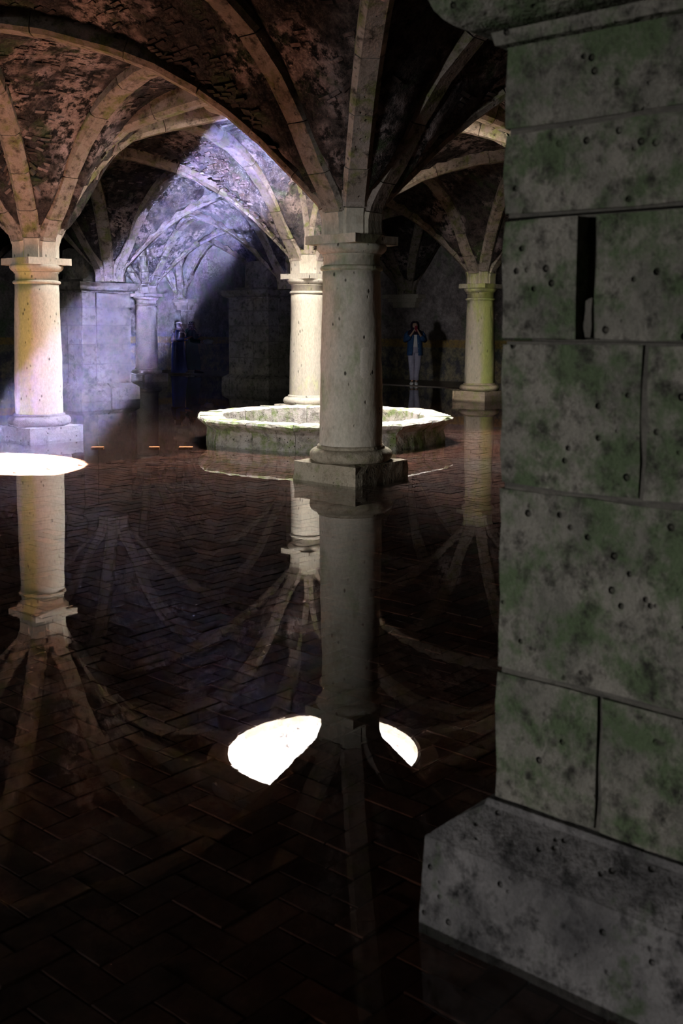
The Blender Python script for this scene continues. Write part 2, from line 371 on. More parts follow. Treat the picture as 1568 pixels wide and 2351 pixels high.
# rib soffit profiles read off the photograph: (distance from support axis, height)
TT = [(.290, 2.37), (.290, 2.50), (.315, 2.62), (.40, 2.76), (.58, 2.99), (.80, 3.34), (1.08, 3.69), (1.42, 3.99), (1.78, 4.20), (2.23, 4.34), (2.65, 4.38)]
TD = [(.290, 2.37), (.290, 2.53), (.33, 2.66), (.50, 2.84), (.63, 2.97), (.90, 3.24), (1.20, 3.49), (1.49, 3.69), (1.90, 3.91), (2.31, 4.06), (2.90, 4.21), (3.30, 4.26), (3.76, 4.28)]
TB = [(.290, 2.37), (.290, 2.53), (.33, 2.68), (.47, 3.00), (.67, 3.32), (1.02, 3.74), (1.29, 3.95), (1.55, 4.04), (2.04, 4.18), (2.58, 4.31)]
def prof_z(tab, s): return float(np.interp(s, [a for a, _ in tab[1:]], [b for _, b in tab[1:]]))
HX, HY = LV/2, LU/2                       # half bay along local x (v) and y (u)
HD = math.hypot(HX, HY)
WEB = 0.17
TBX = TB + [(3.0, 4.38), (3.76, 4.46)]
def web_z(x, y, ocul=False):
    """height of the brick web over a bay, x and y from the bay centre"""
    rx, ry = abs(x)/HX, abs(y)/HY
    r, wv, half = (rx, (ry/rx if rx > 1e-6 else 0), HY) if rx >= ry else (ry, (rx/ry if ry > 1e-6 else 0), HX)
    zd = prof_z(TBX if ocul else TD, (1-r)*3.76)
    zr = (4.46 - 0.08*r) if ocul else (4.28 + 0.10*r)
    sT = (1-wv)*2.65
    shape = (prof_z(TT, max(.31, sT)) - 2.5)/(4.38-2.5) if sT > .31 else 0.06*sT/.31
    z = zd + (zr - zd)*max(0.0, min(1.0, shape))
    return z + WEB
def make_web(i, j, n=28):
    cx, cyv = (j+.5)*LV, (i+.5)*LU; vs = []; fs = []; idx = {}
    rr = random.Random(i*17+j)
    hole = (i == 0 and j == 0)
    for a in range(n+1):
        for b in range(n+1):
            x, y = -HX+2*HX*a/n, -HY+2*HY*b/n
            z = web_z(x, y, hole) + rr.uniform(-.012, .012)*(0 < a < n and 0 < b < n)
            if hole:
                d = math.hypot(x, y)
                if d < 1.46 and d > 1e-6: x, y = x/d*min(1.46, max(d, 1.40)), y/d*min(1.46, max(d, 1.40))
            yw = .45*max(0.0, (x+HX)/(2*HX))*max(0.0, 1-abs(cyv+y-2*LU)/LU) if j == 2 else 0.0   # the wall corbel sits off the grid
            idx[a, b] = len(vs); vs.append((cx+x, cyv+y+yw, z))
    for a in range(n):
        for b in range(n):
            q = [idx[a, b], idx[a, b+1], idx[a+1, b+1], idx[a+1, b]]
            if hole and all(math.hypot(vs[k][0]-cx, vs[k][1]-cyv) < 1.462 for k in q): continue
            fs.append(tuple(q))
    return mesh('vault_web', vs, fs, 'web', True)
BAYS = [(i, j) for i in range(-2, 4) for j in range(-3, 3)]
for (i, j) in BAYS:
    if i == 3 or True: obj('vault_web', make_web(i, j), ceiling)

# brick courses of the webs that show
def web_bricks(bays):
    out = []
    for (i, j, dens) in bays:
        rr = random.Random(100+i*7+j); cx, cyv = (j+.5)*LV, (i+.5)*LU
        for side in range(4):
            h1, h2 = (HX, HY) if side % 2 == 0 else (HY, HX)
            sg = 1 if side < 2 else -1
            y = -h2
            while y < h2:
                w0 = abs(y)/h2; sl = 1.0
                x = max(abs(y)/h2*h1, 0.02) + rr.uniform(0, .1)
                # arc-length step along the course stacking direction
                oc_ = (i == 0 and j == 0); f = lambda yy, xx: web_z(*((sg*xx, yy) if side % 2 == 0 else (yy, sg*xx)), oc_)
                slope = abs(f(min(y+.03, h2), h1*.9)-f(max(y-.03, -h2), h1*.9))/.06
                step = .05/math.sqrt(1+slope*slope)
                while x < h1-.10:
                    L = rr.uniform(.09, .16)
                    if rr.random() < dens and not (x+L/2 > h1*.86 and abs(y) > h2*.35):
                        px, py = (sg*(x+L/2), y) if side % 2 == 0 else (y, sg*(x+L/2))
                        if not (i == 0 and j == 0 and math.hypot(px, py) < 1.75):
                            z = web_z(px, py, oc_); e = .02
                            if z > 2.95:
                                dx = (web_z(px+e, py, oc_)-web_z(px-e, py, oc_))/(2*e); dy = (web_z(px, py+e, oc_)-web_z(px, py-e, oc_))/(2*e)
                                nrm = Vector((-dx, -dy, 1)).normalized()
                                ax = Vector((1, 0, dx)) if side % 2 == 0 else Vector((0, 1, dy)); ax.normalize()
                                out.append((Vector((cx+px, cyv+py, z)), ax, nrm, L*.94, rr.uniform(.03, .042), rr.uniform(-.015, .02)))
                    x += L
                y += step
    return out
def brick_verts(c, ax, nrm, L, W, pr, rr):
    sd_ = nrm.cross(ax); vs = []
    for dz in (0.03, -pr):
        sc = 1.0 if dz > 0 else 0.86
        for a, b in ((-1, -1), (1, -1), (1, 1), (-1, 1)):
            vs.append(c + ax*(a*L/2*sc) + sd_*(b*W/2*sc) + nrm*(dz + rr.uniform(-.004, .004)))
    return vs
BF = [(4, 5, 6, 7), (0, 1, 5, 4), (1, 2, 6, 5), (2, 3, 7, 6), (3, 0, 4, 7)]
wbs = web_bricks([(0, -1, .62), (-1, -1, .12), (-1, 0, .2), (1, 0, .6), (0, 0, .5)])
def c_to_w(p): q = C0 + VH*p.x + UH*p.y; return Vector((q.x, q.y, p.z))
CAMINV = cam.matrix_world.inverted()
def pix(p):
    c = CAMINV @ p
    if c.z > -0.2: return None
    return (784 + FPX*c.x/-c.z, Y0 - FPX*c.y/-c.z, -c.z)
def vis_key(b):
    p = pix(c_to_w(b[0]))
    if p is None or not (-40 < p[0] < 1150 and -40 < p[1] < 700): return 1e9
    return p[2]
wbs.sort(key=vis_key)
rrb = random.Random(5)
for b in wbs[:300]:
    c, ax, nrm, L, W, pr = b
    obj('brick', mesh('brick', brick_verts(c, ax, nrm, L, W, pr, rrb), BF, 'wbrick'), ceiling)
vs, fs = [], []
for b in wbs[300:]:
    o0 = len(vs); vs += brick_verts(*b, rrb); fs += [tuple(o0+k for k in f) for f in BF]
o = obj('brick_courses', mesh('brick_courses', vs, fs, 'wbrick'), ceiling); o['kind'] = 'stuff'

# ribs
def rib_section(w=.125, dep=.27, ch=.045): return [(-w, dep), (-w, ch), (-w+ch, 0), (w-ch, 0), (w, ch), (w, dep)]
def rib_pts(tab, half, ref, fine=3):
    out = []
    for (s, z) in tab:
        out.append((.29+(s-.29)*(half-.29)/(ref-.29), z))
    d = [out[0]]
    for a, b in zip(out, out[1:]):
        for k in range(1, fine+1): d.append((a[0]+(b[0]-a[0])*k/fine, a[1]+(b[1]-a[1])*k/fine))
    return d
def rib_mesh(pts, sec, bend=0.0, name='voussoir', mat='rib'):
    """sweep the section along (s, z); bend moves the path sideways as it goes"""
    vs, fs = [], []; m = len(sec)
    smax = 2.6
    for k, (s, z) in enumerate(pts):
        a = pts[max(0, k-1)]; b = pts[min(len(pts)-1, k+1)]
        t = Vector((b[0]-a[0], b[1]-a[1])).normalized(); nr = Vector((-t.y, t.x))   # points up and back over the support
        off = bend*(s/smax)**2
        for (x, d) in sec:
            vs.append((s+nr.x*d, x+off, z+nr.y*d))
    for k in range(len(pts)-1):
        for q in range(m):
            q2 = (q+1) % m; fs.append((k*m+q, k*m+q2, (k+1)*m+q2, (k+1)*m+q))
    fs.append(tuple(range(m-1, -1, -1))); fs.append(tuple((len(pts)-1)*m+q for q in range(m)))
    return mesh(name, vs, fs, mat)
RIBCACHE = {}
def rib_meshes(kind, half, mat, nv):
    key = (kind, round(half, 3), mat, nv)
    if key in RIBCACHE: return RIBCACHE[key]
    tab, ref = {'T': (TT, 2.65), 'D': (TD, 3.76), 'B': (TB, 2.58)}[kind]
    pts = rib_pts(tab, half, ref)
    rr = random.Random(hash(key) & 255); n = len(pts); out = []
    wd = {'T': .14, 'D': .125, 'B': .12}[kind]
    if nv == 1: out = [rib_mesh(pts, rib_section(wd), mat=mat, name='rib')]
    else:
        cuts = [0] + [int(round(n*(k+rr.uniform(-.15, .15))/nv)) for k in range(1, nv)] + [n-1]
        for a, b in zip(cuts, cuts[1:]):
            seg = pts[a:b+1]
            # open a thin joint at the far end of each stone
            p, q = seg[-2], seg[-1]; L = math.hypot(q[0]-p[0], q[1]-p[1]); f = 1-min(.5, .009/max(L, 1e-3))
            if b < n-1: seg = seg[:-1] + [(p[0]+(q[0]-p[0])*f, p[1]+(q[1]-p[1])*f)]
            j_ = rr.uniform(-.006, .006)
            out.append(rib_mesh(seg, rib_section(wd+j_, .27, .045+rr.uniform(-.008, .008)), mat=mat))
    RIBCACHE[key] = out; return out
COLMAT = {(0, 0): 'col_front', (1, 0): 'col_left', (1, 1): 'col_back', (1, 2): 'col_right', (0, 1): 'col_back', (3, 2): 'col_far'}
def add_rib(A, Bp, kind, mat, nv, foot=None):
    """half rib from support A towards plan point Bp"""
    a, b = to_c(A), to_c(Bp); d = b-a; half = d.length
    ms = rib_meshes(kind, half, mat, nv)
    r = obj('rib', ms[0], ceiling, loc=(a.x, a.y, 0), rotz=math.atan2(d.y, d.x))
    if foot is not None and nv > 1: r.material_slots[0].link = 'OBJECT'; r.material_slots[0].material = M[foot]
    for me in ms[1:]: obj('voussoir', me, r)
    return r
NODES = [(0, 0), (1, 0), (1, 1), (1, 2), (3, 2), (0, 1), (2, 1), (2, 2), (-1, -1), (2, 0), (3, 1), (0, -1), (1, -1), (-1, 0), (0, 2), (3, 0), (-1, 1), (-1, -2), (-1, 2), (0, -2)]
CORNER = gpt(UMAX, VMAX)
def npos(i, j):
    if i == 4: return gpt(UMAX, LV*j)
    return node(i, j)
BM = {}
for (i, j) in NODES:
    A = npos(i, j)
    near = A.length < 20
    for (di, dj) in ((1, 0), (-1, 0), (0, 1), (0, -1)):
        Bn = npos(i+di, j+dj)
        bright = (i, j) == (1, 1) or ((i, j) == (1, 0) and (di, dj) in ((0, 1),)) or ((i, j) == (0, 1) and (di, dj) == (1, 0))
        mat = 'rib' if bright else ('rib' if near else 'rib')
        if (i, j) in ((1, 2), (3, 2)): mat = 'rib'
        add_rib(A, (A+Bn)/2, 'T', mat, 6 if (near or (i, j) in COLMAT) else 1, COLMAT.get((i, j)))
    for (di, dj) in ((1, 1), (1, -1), (-1, 1), (-1, -1)):
        Bn = npos(i+di, j+dj)
        ctr = (A+Bn)/2
        if (ctr-OC).length < .5:
            dirv = (A-OC).normalized(); base = math.atan2(dirv.y, dirv.x)
            for sg in (-1, 1):
                e = OC + Vector((math.cos(base+sg*math.radians(26)), math.sin(base+sg*math.radians(26))))*1.43
                add_rib(A, e, 'B', 'rib' if (i, j) != (0, 0) else 'rib', 5, COLMAT.get((i, j)))
        else:
            add_rib(A, ctr, 'D', 'rib' if (near or (i, j) in ((1, 2), (3, 2), (1, 1))) else 'rib', 7 if (near or (i, j) in COLMAT) else 1, COLMAT.get((i, j)))
# ribs that land on the back wall and in its corner
WALLN = [gpt(LU*2-.45+.9, VMAX-.02), gpt(LU*3, VMAX-.02), gpt(LU*1, VMAX-.02), CORNER, gpt(LU*0, VMAX-.02), gpt(UMAX-.02, LV*2), gpt(UMAX-.02, LV)]
for k, A in enumerate(WALLN):
    a = (A-C0); gu, gv = a.dot(UH), a.dot(VH)
    on_back = abs(gv-VMAX) < .1; on_left = abs(gu-UMAX) < .1
    dirs = []
    if on_back: dirs += [(0, -HX, 'T'), (HY, -HX, 'D'), (-HY, -HX, 'D'), (HY, -.02, 'T'), (-HY, -.02, 'T')]
    if on_left and not on_back: dirs += [(-HY, 0, 'T'), (-HY, HX, 'D'), (-HY, -HX, 'D'), (-.02, HX, 'T'), (-.02, -HX, 'T')]
    if on_back and on_left: dirs = [(-HY, -HX, 'D'), (-HY, -.02, 'T'), (-.02, -HX, 'T')]
    for (du, dv, kd) in dirs: add_rib(A, A+UH*du+VH*dv, kd, 'rib', 1)

# oculus: collar, ring of light shaft
SEG = 72
def ring(name, prof, mat, smooth=True):
    """closed profile (r, z) turned about the oculus axis"""
    vs, fs = [], []; n = len(prof)
    for s in range(SEG):
        a = 2*PI*s/SEG
        for (r, z) in prof: vs.append((oc_l.x+r*math.cos(a), oc_l.y+r*math.sin(a), z))
    for s in range(SEG):
        s2 = (s+1) % SEG
        for k in range(n):
            k2 = (k+1) % n; fs.append((s*n+k, s2*n+k, s2*n+k2, s*n+k2))
    return mesh(name, vs, fs, mat)
obj('oculus_collar', ring('oculus_collar', [(1.34, 4.30), (1.58, 4.36), (1.60, 4.60), (1.36, 4.60)], 'collar'), ceiling)
obj('oculus_rim', ring('oculus_rim', [(1.30, 4.30), (1.345, 4.285), (1.37, 4.40), (1.30, 4.43)], 'collar'), ceiling)
obj('oculus_shaft', ring('oculus_shaft', [(1.30, 4.425), (1.30, OT), (1.62, OT), (1.62, 4.425)], 'shaft'), ceiling)

# wall corbels under the wall ribs
def corbel(A, wide=.62):
    a = to_c(A); b = bmesh.new()
    for (w2, d, z0, z1) in ((wide, .36, 2.27, 2.38), (wide*.8, .27, 2.17, 2.27), (wide*.62, .18, 2.02, 2.17)):
        bmesh.ops.create_cube(b, size=1, matrix=Matrix.Translation((-d/2, 0, (z0+z1)/2)) @ Matrix.Diagonal((d, w2*2, z1-z0, 1)))
    return bm_mesh('corbel', b, 'col_far'), a
for k, A in enumerate(WALLN[:3]+WALLN[4:5]):
    me, a = corbel(A); obj('corbel', me, wb, loc=(VMAX, a.y, 0))
me, a = corbel(CORNER); obj('corbel', me, wb, loc=(VMAX, UMAX-.2, 0))
me, a = corbel(WALLN[5]); c_ = obj('corbel', me, wl, loc=(LV*2, UMAX, 0), rotz=PI/2)

# raised walkway along the back wall, where the visitors stand
walk = struct('floor_walkway', gbox('floor_walkway', UMIN, UMAX, VMAX-2.3, VMAX, -0.3, 0.018, 'walk'), None, **GO)
walk['label'] = 'narrow wet stone walkway along the foot of the back wall'

# ------------------------------------------------------------------ floor bricks (herringbone) and water
BW = .10
def herring():
    out = []
    u0, u1 = -2.2*LU, 3.0; v0, v1 = -2.6*LV, 2.0*LV
    for a in range(int(v0/BW), int(v1/BW)):
        for b in range(int(u0/BW), int(u1/BW)):
            c = (a-b) % 4
            if c == 0: x, y, hx, hy = a*BW+BW, b*BW+BW/2, BW, BW/2
            elif c == 2: x, y, hx, hy = a*BW+BW/2, b*BW, BW/2, BW
            else: continue
            p = C0 + VH*x + UH*y
            q = pix(Vector((p.x, p.y, -.02)))
            if q is None or q[2] > 15.5 or q[0] < -120 or q[0] > 1260+ (0 if q[2] > 4 else 500) or q[1] > 2600: continue
            out.append((q[2], x, y, hx, hy))
    out.sort(); return out
hb = herring()
rb = random.Random(3); G = .003
BRH = mesh('brick', [(sx*(BW-G)*s, sy*(BW/2-G)*s2, z) for z, s, s2 in ((-.06, 1, 1), (-.003, 1, 1), (0, .988, .978)) for sx, sy in ((-1, -1), (1, -1), (1, 1), (-1, 1))],
           [(8, 9, 10, 11)] + [(k+a, k+b, k+4+b, k+4+a) for k in (0, 4) for a, b in ((0, 1), (1, 2), (2, 3), (3, 0))], 'brick')
BASEV = [tuple(v.co) for v in BRH.vertices]; BASEF = [tuple(p.vertices) for p in BRH.polygons]
vis = [h for h in hb if h[0] > 4.2]            # the stretch of floor bright enough to read single bricks starts here
lead = vis[:300]; leadset = set(id(h) for h in lead)
for h in lead:
    d, x, y, hx, hy = h
    o = obj('brick', BRH, floor, loc=(x, y, -.022+rb.uniform(-.004, .002))); o.rotation_euler = (rb.uniform(-.006, .006), rb.uniform(-.006, .006), (0 if hx > hy else PI/2)+rb.uniform(-.012, .012))
vs, fs = [], []
for h in hb:
    if id(h) in leadset: continue
    d, x, y, hx, hy = h; z0 = -.022+rb.uniform(-.004, .002); tx, ty = rb.uniform(-.006, .006), rb.uniform(-.006, .006); o0 = len(vs)
    for (bx, by, bz) in BASEV:
        if hx < hy: bx, by = -by, bx
        vs.append((x+bx, y+by, z0+bz+bx*tx+by*ty))
    fs += [tuple(o0+k for k in f) for f in BASEF]
o = obj('brick_field', mesh('brick_field', vs, fs, 'brick_many'), floor); o['kind'] = 'stuff'
# far part of the floor, beyond the built bricks, at brick level
water = obj('water', mesh('water', [(VMIN, UMIN, 0), (VMAX-2.3, UMIN, 0), (VMAX-2.3, UMAX, 0), (VMIN, UMAX, 0)], [(0, 1, 2, 3)], 'water'), None, **GO)
water['kind'] = 'stuff'; water['label'] = 'thin still sheet of clear water mirroring the vaults'; water['category'] = 'water'

# ------------------------------------------------------------------ columns
def column(i, j, mat, label, seed, seg=48, base=None):
    p = node(i, j); e = obj('stone_column', None, None, loc=(p.x, p.y, 0), rotz=GROT, label=label, category='column', group='round columns carrying the vault')
    m = mat; bmat = base or mat
    obj('plinth', rough_box('plinth', -.41, .41, -.41, .41, -.08, .195, bmat, .1, .014, .006, seed), e)
    obj('base_moulding', lathe('base_moulding', [(.30, .18)] + [(.345, .185)] + arc(.345, .245, .065, -PI/2, PI/2, 8) + [(.325, .31), (.335, .325), (.325, .342), (.30, .345)], bmat, seg, True, .003, seed), e)
    pr = [(.305, .335)] + [(.307 - .024*((z-.35)/1.68)**1.3, z) for z in [.35+1.68*k/14 for k in range(15)]]
    obj('shaft', lathe('shaft', pr, m, seg, True, .0035, seed), e)
    obj('astragal', lathe('astragal', [(.27, 2.025), (.285, 2.03)] + arc(.283, 2.056, .024, -PI/2, PI/2, 6) + [(.27, 2.085)], m, seg), e)
    obj('necking', lathe('necking', [(.275, 2.075), (.273, 2.17), (.288, 2.175), (.288, 2.19), (.27, 2.195)], m, seg), e)
    obj('echinus', lathe('echinus', [(.285, 2.188), (.31, 2.205), (.335, 2.23), (.343, 2.255), (.335, 2.282), (.27, 2.285)], m, seg), e)
    obj('abacus', rough_box('abacus', -.326, .326, -.326, .326, 2.275, 2.372, m, .09, .007, .003, seed+5), e)
    obj('springer', lathe('springer', [(.26, 2.36), (.281, 2.366), (.281, 2.55), (.27, 2.60), (.20, 2.75), (.10, 3.0)], m, seg, True, .004, seed), e)
    return e
FRONT = column(0, 0, 'col_front', 'pitted grey-beige column on a square plinth before the round basin', 1, 64, 'base_front')
def repair_patch():
    fr_c = stone('patch_plaster', (0.56, 0.50, 0.40), (0.60, 0.54, 0.44), (0.35, 0.30, 0.22), None, 0, 2.0, 0.3, 0.3, bump=0)
    vs, fs = [], []; nA, nZ = 8, 12; rr = random.Random(4)
    for k in range(nZ+1):
        z = .985+.335*k/nZ; tp = min(1, 6*min(k, nZ-k)/nZ + .35)
        for q in range(nA+1):
            a = math.radians(-58)+math.radians(36)*((q/nA)-.5)*tp + rr.uniform(-.015, .015)
            r = .2955+.006*(0 < q < nA and 0 < k < nZ) - .012*(z-.985)
            vs.append((r*math.cos(a-GROT), r*math.sin(a-GROT), z))
    for k in range(nZ):
        for q in range(nA): a = k*(nA+1)+q; fs.append((a, a+1, a+nA+2, a+nA+1))
    return mesh('repair_patch', vs, fs, fr_c, True)
obj('repair_patch', repair_patch(), FRONT, label='smooth paler plaster repair on the shaft')
column(1, 0, 'col_left', 'pale column with a yellow-green stain beside the sunlit patch of water', 2, 64, 'base_left')
column(1, 1, 'col_back', 'brightly lit whitish column standing right behind the round basin', 3)
column(1, 2, 'col_right', 'yellow-green mossy column by the woman in the denim jacket', 4, 48, 'base_right')
column(3, 2, 'col_far', 'slender hazy far column beside the two women in robes', 5)
column(0, 1, 'col_back', 'pale column right of the basin, hidden behind the big near pier', 6)

# ------------------------------------------------------------------ square piers of ashlar blocks
def pier(name, ug, vg, hu, hv, courses, zc, mat, basemat, label, seed, joints=None, fine=.16, cor=True, gaps=None):
    """pier centred at grid metres (ug, vg); local x = v, y = u"""
    p = gpt(ug, vg); rr = random.Random(seed)
    e = obj(name, None, None, loc=(p.x, p.y, 0), rotz=GROT, label=label, category='pier')
    obj('core', gbox('core', -hu+.12, hu-.12, -hv+.12, hv-.12, .05, zc+.24, 'mortar'), e)
    for k, (z0, z1) in enumerate(zip(courses, courses[1:])):
        rc = .06 if (gaps or {}).get(k) else .016
        obj('bedding', gbox('bedding', -hu+rc, hu-rc, -hv+rc, hv-rc, z0, z1, 'mortar'), e)
        fx = (joints or {}).get(k, rr.choice((-.25, .22, .0)))*1.0
        cutu = hu*fx
        g = .0015
        for (v0, v1) in ((-hv, -hv+.34), (-hv+.34, hv)):
            for (u0, u1) in ((-hu, cutu-(gaps or {}).get(k, 0)), (cutu+(gaps or {}).get(k, 0), hu)):
                jt = rr.uniform(-.004, .004)
                obj('block', rough_box('block', v0+g-(jt if v0 == -hv else 0), v1-g, u0+g, u1-g, z0+g, z1-g, mat, fine, .007, .006, rr.randint(0, 9999)), e)
        gp = (gaps or {}).get(k, 0)
        if gp: obj('mortar_plug', rough_box('mortar_plug', -hv+.012, -hv+.2, cutu-gp-.002, cutu+gp+.002, z0, z0+(z1-z0)*.36, 'mortar', .04, .01, .006, 77), e)
    # moulded cap
    def sweep_sq(prof, nm, m):
        b = bmesh.new(); rows = []
        for (d, z) in prof: rows.append([b.verts.new((sx*(hv+d), sy*(hu+d), z)) for sx, sy in ((-1, -1), (1, -1), (1, 1), (-1, 1))])
        for r1, r2 in zip(rows, rows[1:]):
            for q in range(4): b.faces.new((r1[q], r1[(q+1) % 4], r2[(q+1) % 4], r2[q]))
        b.faces.new(rows[0]); b.faces.new(rows[-1]); return bm_mesh(nm, b, m)
    if cor:
        obj('cap_fillet', sweep_sq([(-.02, zc-.035), (.012, zc-.03), (.02, zc), (-.02, zc+.002)], 'cap_fillet', mat), e)
        obj('cap_moulding', sweep_sq([(-.02, zc), (.03, zc+.002)] + [(.03+.10*math.sin(t*PI/12), zc+.10-.10*math.cos(t*PI/12)) for t in range(1, 7)] + [(.13, zc+.17), (.0, zc+.18)], 'cap_moulding', mat), e)
    bz = courses[0]
    pr = [(.127, -.09), (.127, .02), (.118, .225), (.075, .262), (.068, .268), (.012, bz-.012), (.006, bz+.004)]
    # base as separate stones per side
    for sgn in (-1, 1):
        for (t0, t1) in ((-1, .08), (.08, 1)):
            b = bmesh.new(); rows = []
            for (d, z) in pr:
                yy0 = (hu+d)*t0 if t0 == -1 else hu*t0+.004; yy1 = (hu+d)*t1 if t1 == 1 else hu*t1-.004
                rows.append((b.verts.new((sgn*(hv+d), yy0, z)), b.verts.new((sgn*(hv+d), yy1, z)), b.verts.new((sgn*.02, yy1, z)), b.verts.new((sgn*.02, yy0, z))))
            for r1, r2 in zip(rows, rows[1:]):
                for q in range(4): b.faces.new((r1[q], r1[(q+1) % 4], r2[(q+1) % 4], r2[q]))
            b.faces.new(rows[0]); b.faces.new(rows[-1])
            obj('base_stone', bm_mesh('base_stone', b, basemat), e)
    # springing block above the cap
    obj('springer', rough_box('springer', -hv*.62, hv*.62, -hu*.62, hu*.62, zc+.17, 3.1, mat, .25, .05, .01, seed+9), e)
    return e
# near pier, whose left face fills the right of the view
pier('stone_pier', -LU-.42-.127, -LV+.15-.0, .67, .593, [.315, .65, 1.11, 1.465, 1.76, 1.965, 2.19], 2.195, 'pier_near', 'pier_base',
     'big square ashlar pier, mossy and dark, rising beside the camera', 11, {0: .57, 1: -.5, 2: .44, 3: .66, 4: -.4, 5: -.6}, .085, gaps={3: .016})
pier('stone_pier', 2*LU+.86, LV+.03, .68, .60, [.315, .72, 1.12, 1.50, 1.86, 2.19], 2.195, 'pier', 'pier',
     'square hazy ashlar pier in the light beam behind the left column', 21, None, .3)
pier('stone_pier', 2*LU+1.02, 2*LV+.22, .70, .62, [.315, .72, 1.12, 1.50, 1.86, 2.19], 2.195, 'pier', 'pier',
     'blackened square ashlar pier behind the bright white column', 31, None, .3)

# ------------------------------------------------------------------ stone basin under the oculus
bas = obj('stone_basin', None, None, loc=(OC.x, OC.y, 0), label='low round stone basin with a flared pale rim standing in the water', category='basin')
def oct_r(phi, Rv):
    a = (phi - math.radians(11)) % (PI/4); ap = Rv*math.cos(PI/8)
    flat = ap/math.cos(a-PI/8); return flat*.55 + .45*Rv*.975
BPROF = [(1.60, -.08), (1.60, .05), (1.585, .15), (1.60, .20), (1.66, .245), (1.70, .275), (1.715, .305), (1.69, .328), (1.40, .330), (1.37, .31), (1.365, -.08)]
for k in range(16):
    rr = random.Random(50+k); n = 7; vs = []; fs = []
    f0 = math.radians(11 + 22.5*k)+.0015; f1 = math.radians(11 + 22.5*(k+1))-.0015; jt = rr.uniform(-.008, .008)
    m = len(BPROF)
    for s in range(n+1):
        ph = f0+(f1-f0)*s/n
        for (r, z) in BPROF:
            R = oct_r(ph, 1.0)*r*1.025 + jt + rr.uniform(-.008, .008)
            zz = z + (rr.uniform(-.012, .008) if z > .25 else 0)
            vs.append((-R*math.sin(ph), -R*math.cos(ph), zz))
    for s in range(n):
        for q in range(m):
            q2 = (q+1) % m; fs.append((s*m+q, (s+1)*m+q, (s+1)*m+q2, s*m+q2))
    fs.append(tuple(range(m))); fs.append(tuple(n*m+q for q in range(m-1, -1, -1)))
    me = mesh('kerb_stone', vs, fs, 'basin'); bm = bmesh.new(); bm.from_mesh(me); bmesh.ops.recalc_face_normals(bm, faces=bm.faces); bm.to_mesh(me); bm.free()
    me.materials.append(M['basin_outer'])   # mossier outer faces
    for p in me.polygons:
        if p.normal.z < .3 and Vector((p.center.x, p.center.y)).length > 1.5 and p.center.z < .27: p.material_index = 1
    obj('kerb_stone', me, bas)

# ------------------------------------------------------------------ bricks breaking the water surface
M['wet_brick'] = plain('exposed_brick', (0.42, 0.15, 0.05), .6, .3, .3, 40)
for (px, py, L, lab) in ((-3.02, 12.96, .15, 'orange brick just breaking the water, the one nearest the stained left column'), (-2.32, 12.98, .13, 'orange brick just breaking the water, the middle one of three'), (-1.93, 12.99, .17, 'orange brick just breaking the water, the one nearest the basin')):
    b = box_bm(-L/2, L/2, -.035, .035, -.04, .004, .003)
    obj('loose_brick', bm_mesh('loose_brick', b, 'wet_brick'), None, loc=(px, py, 0), rotz=.05, label=lab, category='brick', group='bricks breaking the water')

# ------------------------------------------------------------------ visitors
M['skin'] = plain('skin', (0.42, 0.26, 0.18), .55, .35, .1, 60)
M['blue'] = cloth('cobalt_robe', (0.010, 0.045, 0.45)); M['navy'] = cloth('navy_shawl', (0.012, 0.016, 0.06)); M['black'] = cloth('black_scarf', (0.012, 0.011, 0.016))
M['green'] = cloth('bottle_green_robe', (0.008, 0.10, 0.075)); M['cap'] = cloth('khaki_cap', (0.40, 0.35, 0.25), vary=.2); M['white'] = cloth('white_cloth', (0.72, 0.70, 0.68), vary=.2)
M['plum'] = cloth('plum_scarf', (0.022, 0.010, 0.026)); M['denim'] = cloth('denim', (0.035, 0.085, 0.19), 25, .5); M['trouser'] = cloth('pale_trousers', (0.40, 0.38, 0.47), 14, .3)
M['shoe'] = plain('white_shoe', (0.88, 0.85, 0.82), .6, .3, .1); M['blackshoe'] = plain('black_shoe', (0.012, 0.012, 0.014), .5)
def pscarf():
    t = NT('patterned_scarf'); v = t.coord((1, 1, 1), False); n = t.noise(v, 26, 2)
    t.bsdf(t.ramp(n, [(0.44, (0.02, 0.02, 0.025)), (0.56, (0.55, 0.52, 0.46))], 'CONSTANT'), .9); return t.m
M['pscarf'] = pscarf()
def trousers_mat():
    t = NT('checked_trousers'); v = t.coord((1, 1, 1), False); sp = t.add('ShaderNodeSeparateXYZ'); t.link(v, sp.inputs[0])
    n = t.noise(v, 12, 3)
    s1 = t.ramp(t.math('PINGPONG', sp.outputs[2], .02), [(0.0, .72), (.004, 1.0)])
    c = t.mix(1.0, t.mix(.3, (0.40, 0.38, 0.47), t.ramp(n, [(0.3, .5), (0.7, 1.4)]), 'MULTIPLY'), s1, 'MULTIPLY')
    t.bsdf(c, .9, t.bump(n, .5, .02), .15); return t.m
M['trouser'] = trousers_mat()
def tube(name, pts, radii, mat, seg=12, parent=None, flat=1.0, cap=True):
    vs, fs = [], []; pts = [Vector(p) for p in pts]; up = Vector((0.013, 1, 0.021))
    for k, p in enumerate(pts):
        t = (pts[min(k+1, len(pts)-1)]-pts[max(k-1, 0)]).normalized(); a = t.cross(up)
        if a.length < .05: a = t.cross(Vector((1, 0, 0)))
        a.normalize(); b = a.cross(t)
        for s in range(seg):
            an = 2*PI*s/seg; vs.append(p + a*(radii[k]*math.cos(an)) + b*(radii[k]*flat*math.sin(an)))
    for k in range(len(pts)-1):
        for s in range(seg): s2 = (s+1) % seg; fs.append((k*seg+s, k*seg+s2, (k+1)*seg+s2, (k+1)*seg+s))
    if cap: fs.append(tuple(range(seg-1, -1, -1))); fs.append(tuple((len(pts)-1)*seg+s for s in range(seg)))
    return obj(name, mesh(name, vs, fs, mat, True), parent)
